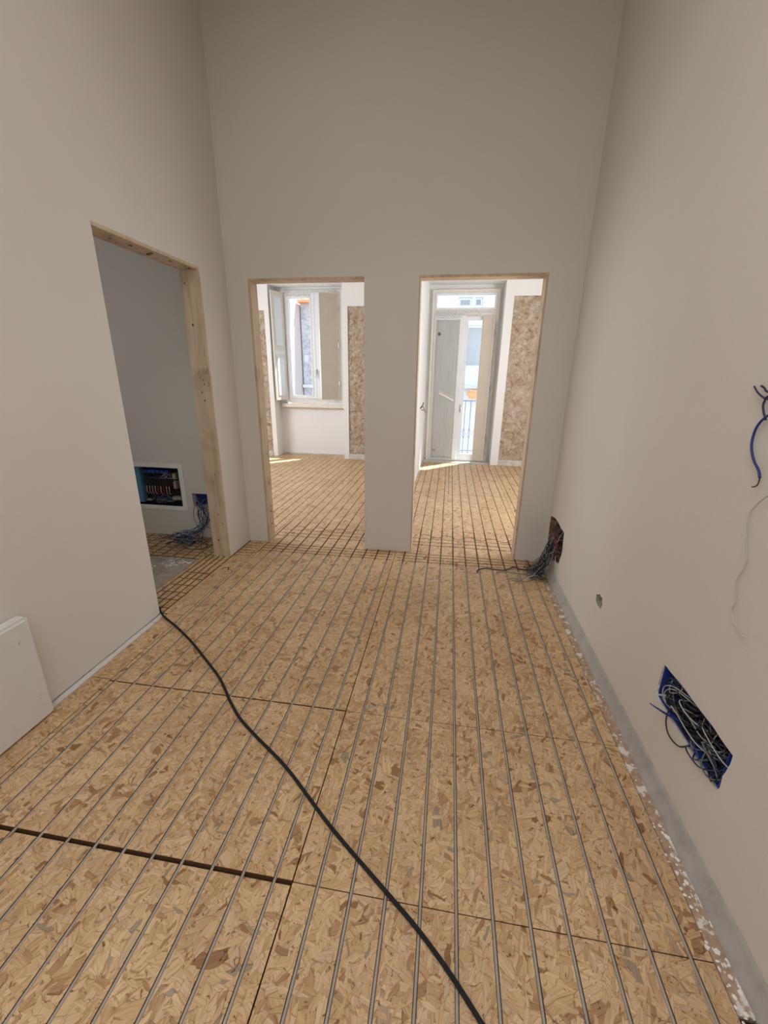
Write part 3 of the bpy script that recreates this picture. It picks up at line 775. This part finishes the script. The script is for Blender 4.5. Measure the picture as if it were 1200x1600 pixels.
# ------------------------------------------------------------------ side room: distribution board and box with spilled cables
cut(wf, [prism('ce', [(-2.92, .288), (-2.425, .288), (-2.425, .672), (-2.92, .672)], 'y', 3.40, 3.52), prism('cf', rough_poly([(-2.33, .305), (-2.09, .305), (-2.09, .43), (-2.33, .43)], 3, .003), 'y', 3.40, 3.50)])
dp = empty('distribution_board', 'open recessed electrical distribution board with white surround in the side room', 'electrical panel')
def open_box_y(x0, x1, z0, z1, yf, yb, t, mat, parent, name='back_box'):
    bm = bmesh.new()
    bx(bm, x0, x1, yb - t, yb, z0, z1)
    bx(bm, x0, x0 + t, yf, yb - t, z0, z1); bx(bm, x1 - t, x1, yf, yb - t, z0, z1)
    bx(bm, x0 + t, x1 - t, yf, yb - t, z0, z0 + t); bx(bm, x0 + t, x1 - t, yf, yb - t, z1 - t, z1)
    return mk(name, bm, mat, parent)
open_box_y(-2.915, -2.43, .293, .667, 3.432, 3.515, .003, M['black'], dp)
bm = slab([-2.955, -2.912, -2.433, -2.388], [.255, .296, .664, .705], lambda i, j: not (i == 1 and j == 1), 3.424, 3.4295, lambda u, v, w: (u, w, v))
mk('frame', bm, M['chip'], dp)
box('cable_duct', (-2.905, -2.845, 3.445, 3.50, .31, .655), M['pale_blue'], dp, bev=.004)
for k in range(6):
    x = -2.815 + k * .044
    box('blue_module', (x, x + .038, 3.45, 3.50, .60, .632), M['blue_box'], dp, bev=.003)
for k in range(10):
    x = -2.815 + k * .029
    box('breaker', (x, x + .026, 3.455, 3.505, .485, .565), M['black'], dp, bev=.002)
for k in range(9):
    x = -2.80 + k * .029
    bm = bmesh.new(); tube(bm, spline([(x, 3.452, .478), (x + .006, 3.444, .45), (x + .002, 3.448, .42), (x + .008, 3.46, .395)], 4), .0045, 6)
    mk('terminal_wire', bm, M['copper'] if k not in (4, 6) else M['w_red'], dp, smooth=True)
for x, z, w, h in ((-2.52, .55, .035, .055), (-2.52, .46, .03, .07), (-2.55, .35, .09, .03), (-2.82, .325, .05, .018)):
    box('terminal_block', (x, x + w, 3.45, 3.50, z, z + h), M['tape_brown'], dp, bev=.003)
def gp(rr, i):
    z = rr.choice((.35, .36, .58, .56, .34)); x = rr.uniform(-2.83, -2.55); pts = [(x, 3.505, z)]
    for k in range(4): pts.append((max(-2.9, min(-2.45, x + rr.uniform(-.02, .10) * k)), rr.uniform(3.436, 3.47), min(.65, max(.31, z + rr.uniform(-.04, .04)))))
    pts.append((pts[-1][0], 3.505, pts[-1][2])); return pts
bundle_wires(dp, gp, 26, ['w_black', 'w_grey', 'w_black', 'w_blue', 'w_brown', 'pale_blue', 'w_black'], 31)

jb = empty('cable_box', 'blue box in the side room with tangled blue cables down to the floor', 'electrical box')
open_box_y(-2.335, -2.085, .300, .435, 3.431, 3.498, .003, M['blue_box'], jb)
def gb(rr, i):
    x = rr.uniform(-2.30, -2.12)
    pts = [(x, 3.49, rr.uniform(.32, .40)), (x, 3.43, rr.uniform(.32, .37)), (rr.uniform(-2.26, -2.12), rr.uniform(3.36, 3.40), rr.uniform(.22, .28)), (rr.uniform(-2.25, -2.17), rr.uniform(3.30, 3.37), rr.uniform(.10, .16))]
    cx, cy = rr.uniform(-2.42, -2.18), rr.uniform(3.16, 3.30); rad = rr.uniform(.05, .13); ph = rr.uniform(0, 6); dr = rr.choice((-1, 1)); zt = rr.uniform(.01, .09)
    for k in range(rr.randint(6, 13)):
        a = ph + dr * k * .75; pts.append((cx + rad * math.cos(a), cy + rad * .65 * math.sin(a), max(.006, zt + .03 * math.sin(a * 1.3 + i))))
    return pts
bundle_wires(jb, gb, 22, ['w_navy', 'w_blue', 'w_grey', 'w_black', 'w_navy', 'w_grey'], 44, (.002, .003))
wire('wire', [(-2.30, 3.49, .33), (-2.315, 3.42, .30), (-2.32, 3.40, .22), (-2.29, 3.38, .16), (-2.25, 3.34, .12)], .0025, M['w_red'], jb)
wire('wire', [(-2.20, 3.34, .16), (-2.12, 3.34, .13), (-2.04, 3.36, .10), (-2.0, 3.36, .03), (-2.08, 3.33, .01)], .0028, M['w_navy'], jb)

# white plaster crumbs on the landing
bm = bmesh.new(); rc = random.Random(9)
for i in range(70):
    x, y = rc.gauss(-2.16, .09), rc.gauss(2.86, .05)
    if i > 55: x, y = rc.uniform(-2.45, -2.1), rc.uniform(2.5, 2.93)
    if x > -2.04 or y > 2.95: continue
    bmesh.ops.create_icosphere(bm, subdivisions=1, radius=rc.uniform(.003, .012), matrix=Matrix.Translation((x, y, .001)) @ Matrix.Rotation(rc.uniform(0, 3), 4, 'Z') @ Matrix.Diagonal((1.5, .8, .3, 1)))
tag(mk('plaster_crumbs', bm, M['chip']), 'white plaster crumbs scattered on the bare concrete landing', 'debris', kind='stuff')
bm = bmesh.new(); rc = random.Random(19)
for i in range(26):
    y = rc.uniform(.6, 1.6); x = rc.uniform(-.3, .72)
    bmesh.ops.create_icosphere(bm, subdivisions=1, radius=rc.uniform(.001, .0022), matrix=Matrix.Translation((x, y, .001)))
tag(mk('plaster_specks', bm, M['chip']), 'tiny white plaster specks on the boards in the foreground', 'debris', kind='stuff')
# small blue paint mark on a board
bm = bmesh.new(); tube(bm, spline([(-.185, 1.57, .0005), (-.22, 1.585, .0005), (-.26, 1.575, .0005), (-.29, 1.56, .0005)], 4), .0025, 5)
tube(bm, spline([(-.27, 1.575, .0005), (-.295, 1.555, .0005), (-.30, 1.545, .0005)], 4), .004, 5)
mk('paint_mark', bm, M['blueink'], floor)

# wires hooked on the partition
wire_o = empty('partition_wires', 'short wire ends poking from the white partition wall by the balcony door', 'wires')
wire('wire', [(-.444, 6.62, 1.02), (-.40, 6.60, 1.05), (-.38, 6.62, 1.00), (-.36, 6.70, .95), (-.385, 6.80, .98), (-.444, 6.78, .99)], .008, M['w_grey'], wire_o)
wire('wire', [(-.444, 6.55, 1.02), (-.40, 6.50, 1.08), (-.39, 6.46, 1.12)], .007, M['w_black'], wire_o)

# ------------------------------------------------------------------ windows
def frame_ring(name, x0, x1, z0, z1, w, y0, y1, mat, parent, wb_=None, wt=None, bev=.004):
    wb_ = w if wb_ is None else wb_; wt = w if wt is None else wt
    bm = slab([x0, x0 + w, x1 - w, x1], [z0, z0 + wb_, z1 - wt, z1], lambda i, j: not (i == 1 and j == 1), y0, y1, lambda u, v, ww: (u, ww, v))
    return mk(name, bm, mat, parent)
def shutter(parent, hx, hy, fx, fy, z0, z1, th, face, label):
    """hinged leaf from hinge (hx,hy) to free edge (fx,fy): card-covered face in a cream frame"""
    d = Vector((fx - hx, fy - hy, 0)); L = d.length; d.normalize(); nrm = Vector((-d.y, d.x, 0))
    if nrm.y > 0: nrm = -nrm
    Mx = Matrix((d.to_4d(), nrm.to_4d(), (0, 0, 1, 0), (0, 0, 0, 1))).transposed(); 
    Mx = Matrix.Translation((hx, hy, 0)) @ Matrix(((d.x, nrm.x, 0, 0), (d.y, nrm.y, 0, 0), (0, 0, 1, 0), (0, 0, 0, 1)))
    bm = bmesh.new(); bx(bm, 0, L, -th / 2, th / 2, z0, z1, bev=.004); bmesh.ops.transform(bm, matrix=Mx, verts=bm.verts[:])
    s = mk('shutter', bm, M['cream'], parent); s['label'] = label
    return s, Mx, L
w1 = empty('window_1', kind='structure'); w1['label'] = 'double casement window with inner shutters above a low white apron wall'
FY0, FY1 = 7.80, 7.87
frame_ring('frame', -3.06, -1.95, .985, 2.90, .055, FY0 + .005, FY1, M['cream'], w1)
# left sash, right sash
for (a, b) in ((-2.995, -2.456), (-2.452, -2.005)):
    s = frame_ring('sash', a, b, 1.045, 2.842, .074, FY0 - .012, FY1 - .01, M['pvc'], w1)
    box('pane', (a + .074, b - .074, 7.825, 7.830, 1.119, 2.768), M['glass'], s)
    bm = slab([a + .060, a + .082, b - .082, b - .060], [1.105, 1.127, 2.760, 2.782], lambda i, j: not (i == 1 and j == 1), FY0 - .020, FY0 - .012, lambda u, v, w: (u, w, v))
    mk('glazing_bead', bm, M['pvc'], s)
hb = empty('window_handle'); hb.parent = w1
bm = bmesh.new(); bx(bm, -2.470, -2.438, FY0 - .03, FY0 - .012, 1.50, 1.60, bev=.004); bx(bm, -2.462, -2.446, FY0 - .065, FY0 - .028, 1.56, 1.578, bev=.003); bx(bm, -2.463, -2.445, FY0 - .07, FY0 - .055, 1.44, 1.578, bev=.004)
mk('handle', bm, M['steel'], hb)
# taped strips over the head and sill
box('masking_tape', (-2.99, -2.05, FY0 + .001, FY0 + .004, 2.862, 2.893), M['tape'], w1)
box('masking_tape', (-2.96, -2.52, FY0 - .0145, FY0 - .0125, 2.80, 2.835), M['tape'], w1)
box('masking_tape', (-2.96, -2.10, FY0 - .0145, FY0 - .0125, 1.050, 1.072), M['tape'], w1)
box('window_sill', (-3.14, -1.93, 7.765, 7.872, .905, .972), M['cream'], w1, bev=.006)
box('sill_underside_trim', (-3.12, -1.94, 7.80, 7.858, .885, .9055), M['pine'], w1, bev=.003)
s, Mx, L = shutter(w1, -2.03, 7.775, -2.31, 7.60, 1.06, 2.835, .022, 'kraft', 'right shutter covered in buff card')
bm = bmesh.new(); bx(bm, .012, L - .002, .0112, .0135, 1.065, 2.825); bmesh.ops.transform(bm, matrix=Mx, verts=bm.verts[:]); mk('card_cover', bm, M['kraft'], s)
for z in (1.35, 2.0, 2.6):
    bm = bmesh.new(); bmesh.ops.create_cone(bm, cap_ends=True, segments=10, radius1=.009, radius2=.009, depth=.08, matrix=Matrix.Translation((-2.018, 7.772, z))); mk('hinge', bm, M['steel'], s)
s, Mx, L = shutter(w1, -3.03, 7.775, -3.135, 7.50, 1.04, 2.86, .022, 'cream', 'left shutter swung open against the reveal, raised panels, sun on it')
for (a, b) in ((1.12, 1.78), (1.98, 2.78)):
    bm = bmesh.new(); bx(bm, .055, L - .055, .0105, .018, a, b, bev=.006); bmesh.ops.transform(bm, matrix=Mx, verts=bm.verts[:]); mk('raised_panel', bm, M['pvc'], s)
bm = bmesh.new(); bx(bm, .02, L - .02, .0105, .015, 1.84, 1.90, bev=.002); bmesh.ops.transform(bm, matrix=Mx, verts=bm.verts[:]); mk('rail', bm, M['pvc'], s)
for z in (1.35, 2.0, 2.6):
    bm = bmesh.new(); bmesh.ops.create_cone(bm, cap_ends=True, segments=10, radius1=.009, radius2=.009, depth=.08, matrix=Matrix.Translation((-3.045, 7.78, z))); mk('hinge', bm, M['steel'], s)
# apron wall under the window
box('wall_apron', (-3.06, -1.96, 7.8605, 7.90, 0, .905), M['white'], None, kind='structure')
box('trim_7', (-3.195, -1.895, 7.84, 7.8595, 0, .022), M['skirt'], None, kind='structure')

w2 = empty('window_2', kind='structure'); w2['label'] = 'glazed balcony door with transom light and inner shutters, masked for painting'
frame_ring('frame', -.385, .725, .0045, 2.872, .05, FY0 + .005, FY1, M['cream'], w2, wb_=.012)
box('transom_bar', (-.334, .674, FY0 - .005, FY1 - .004, 2.475, 2.565), M['cream'], w2, bev=.004)
s = frame_ring('transom_sash', -.333, .673, 2.567, 2.820, .030, FY0 - .002, FY1 - .01, M['pvc'], w2)
box('pane', (-.303, .643, 7.825, 7.830, 2.597, 2.790), M['glass'], s)
for (a, b) in ((-.333, .168), (.172, .673)):
    s = frame_ring('door_leaf', a, b, .018, 2.472, .068, FY0 - .012, FY1 - .01, M['pvc'], w2, wb_=.12)
    box('pane', (a + .068, b - .068, 7.825, 7.830, .138, 2.404), M['glass'], s)
# closed inner panel of the left leaf under plastic film
box('inner_panel', (-.300, .105, 7.768, 7.786, .04, 2.425), M['cream'], w2, bev=.004)
bm = bmesh.new(); nx, nz = 14, 80; g = []
for j in range(nz + 1):
    g.append([])
    for i in range(nx + 1):
        x = -.285 + .375 * i / nx; z = .06 + 2.34 * j / nz
        w = noise.noise(Vector((x * 5 + z * 1.3, 0, z * 2.0 - x * 3))) + .5 * noise.noise(Vector((x * 12 - z * 5, 3, z * 5)))
        g[-1].append(bm.verts.new((x, 7.756 - .009 * w, z)))
for j in range(nz):
    for i in range(nx): bm.faces.new([g[j][i], g[j][i + 1], g[j + 1][i + 1], g[j + 1][i]])
bmesh.ops.solidify(bm, geom=bm.faces[:], thickness=.0015)
mk('protective_film', bm, M['film'], w2, smooth=True)
def strip(p0, p1, w, mat, parent, y=7.741, name='tape_strip'):
    a, b = Vector((p0[0], y, p0[1])), Vector((p1[0], y, p1[1])); d = (b - a).normalized(); s_ = Vector((-d.z, 0, d.x)) * w / 2
    bm = bmesh.new(); q = [a - s_, b - s_, b + s_, a + s_]
    f = [bm.verts.new(v) for v in q]; k = [bm.verts.new(v + Vector((0, .003, 0))) for v in q]
    bm.faces.new(f); bm.faces.new(k[::-1])
    for i in range(4): bm.faces.new([f[i], f[(i + 1) % 4], k[(i + 1) % 4], k[i]])
    return mk(name, bm, mat, parent)
strip((-.20, 1.22), (.07, 1.09), .035, M['cream'], w2); strip((-.225, 1.27), (.05, 1.14), .015, M['cream'], w2)
strip((-.262, 2.20), (-.222, 2.165), .03, M['tape_brown'], w2); strip((-.26, 2.16), (-.225, 2.205), .03, M['tape_brown'], w2)
strip((-.262, .20), (-.215, .20), .04, M['tape_brown'], w2)
for i in range(3): box('masking_tape', (-.31 + .0 * i, (.62, .16, .12)[i], FY0 - .0165, FY0 - .0135, (2.515, 2.482, 2.44)[i], (2.545, 2.503, 2.462)[i]), M['tape'], w2)
box('masking_tape', (.20, .64, FY0 - .0165, FY0 - .0135, 2.455, 2.480), M['tape'], w2)
box('masking_tape', (.680, .712, FY0 + .001, FY0 + .004, .10, 2.40), M['tape'], w2)
s, Mx, L = shutter(w2, .665, 7.775, .462, 7.745, .028, 2.455, .022, 'kraft', 'right shutter of buff card, ajar')
bm = bmesh.new(); bx(bm, .020, L - .006, .0112, .0135, .032, 2.448); bmesh.ops.transform(bm, matrix=Mx, verts=bm.verts[:]); mk('card_cover', bm, M['kraft'], s)
for z in (.45, 1.3, 2.2):
    bm = bmesh.new(); bmesh.ops.create_cone(bm, cap_ends=True, segments=10, radius1=.009, radius2=.009, depth=.09, matrix=Matrix.Translation((.676, 7.776, z))); mk('hinge', bm, M['steel'], s)
hh = empty('door_handle'); hh.parent = w2
bm = bmesh.new(); bx(bm, .178, .200, FY0 - .03, FY0 - .0125, .90, 1.02, bev=.004); tube(bm, spline([(.19, FY0 - .03, .98), (.19, FY0 - .06, .985), (.205, FY0 - .065, .95), (.215, FY0 - .06, .88)], 4), .007, 6); mk('handle', bm, M['steel'], hh)

# ------------------------------------------------------------------ outside: balcony rail, street, houses opposite
street = box('street', (-30, 30, 8.05, 40, -4.3, -4.0), M['asphalt'], None, kind='structure')
bal = empty('balcony', 'narrow stone balcony with white iron railing outside the glazed door', 'balcony')
box('slab', (-.9, 1.3, 8.045, 8.70, -.16, -.01), M['skirt'], bal, bev=.01)
box('hand_rail', (-.88, 1.28, 8.59, 8.62, 1.035, 1.06), M['w_grey'], bal, bev=.004)
box('bottom_rail', (-.88, 1.28, 8.595, 8.615, .06, .08), M['w_grey'], bal, bev=.003)
for i in range(21):
    x = -.86 + .1065 * i
    bm = bmesh.new()
    tube(bm, [(x, 8.605, -.012), (x, 8.605, .30), (x, 8.605, .70), (x, 8.605, 1.04)], .009, 6)
    tube(bm, spline([(x, 8.605, .30), (x + .03, 8.60, .40), (x - .0, 8.60, .52), (x - .03, 8.60, .40), (x, 8.605, .30)], 4), .005, 5)
    mk('baluster', bm, M['w_grey'], bal)

def house(name, x0, x1, y0, z1, mat, label, wins, roof=True, shut=None):
    h = empty(name, label, 'building')
    us = breaks(x0, x1, *[w[0] for w in wins], *[w[1] for w in wins]); zs = breaks(-4, z1, *[w[2] for w in wins], *[w[3] for w in wins])
    def filled(i, j):
        cu, cv = (us[i] + us[i + 1]) / 2, (zs[j] + zs[j + 1]) / 2
        return not any(w[0] < cu < w[1] and w[2] < cv < w[3] for w in wins)
    mk('wall', slab(us, zs, filled, y0, y0 + .4, lambda u, v, w: (u, w, v)), mat, h)
    box('rear_wall', (x0, x1, y0 + .41, y0 + 4, -4, z1), mat, h)
    for w in wins:
        f = frame_ring('window', w[0] + .003, w[1] - .003, w[2] + .003, w[3] - .003, .05, y0 + .12, y0 + .2, M['pvc'], h)
        box('pane', (w[0] + .053, w[1] - .053, y0 + .15, y0 + .16, w[2] + .053, w[3] - .053), M['win_dark'], f)
    return h
ha = house('pink_house', -12, -4.90, 12.6, 5.6, M['facade_pink'], 'pink rendered house front across the street, seen through the casement window', [(-6.9, -6.0, 1.0, 2.6), (-9.2, -8.3, 1.0, 2.6)])
hb_ = house('grey_house', -4.86, -1.6, 14.0, 3.62, M['facade_stone'], 'grey stone textured house with tiled eaves seen through the casement window', [(-3.4, -2.5, 1.0, 2.4)])
bm = bmesh.new()
for i in range(24):
    x = -4.86 + i * .136; bx(bm, x, x + .12, 13.7, 14.9, 3.62 + .0 * i, 3.70)
o = mk('roof_tile', bm, M['roof_tile'], hb_, kind='stuff')
box('stone_ledge', (-4.86, -1.6, 13.88, 14.0, 1.08, 1.18), M['facade_pale'], hb_)
box('wall_plate', (-4.80, -4.66, 13.97, 14.0, 1.88, 2.10), M['facade_pale'], hb_)
hc = house('pale_house', -1.5, 9, 14.0, 6.2, M['facade_pale'], 'pale rendered house front across the street, behind the balcony', [(.09, .48, 3.5, 3.75), (.56, .80, 3.5, 3.75), (.36, 1.15, 1.78, 2.98), (2.6, 3.5, 1.5, 3.0)])
box('stone_ledge', (-1.5, 9, 13.86, 14.0, 1.14, 1.22), M['facade_pale'], hc)
aw = tag(box('awning', (.50, 1.3, 13.3, 13.85, .86, 1.11), M['orange'], hc, bev=.08))
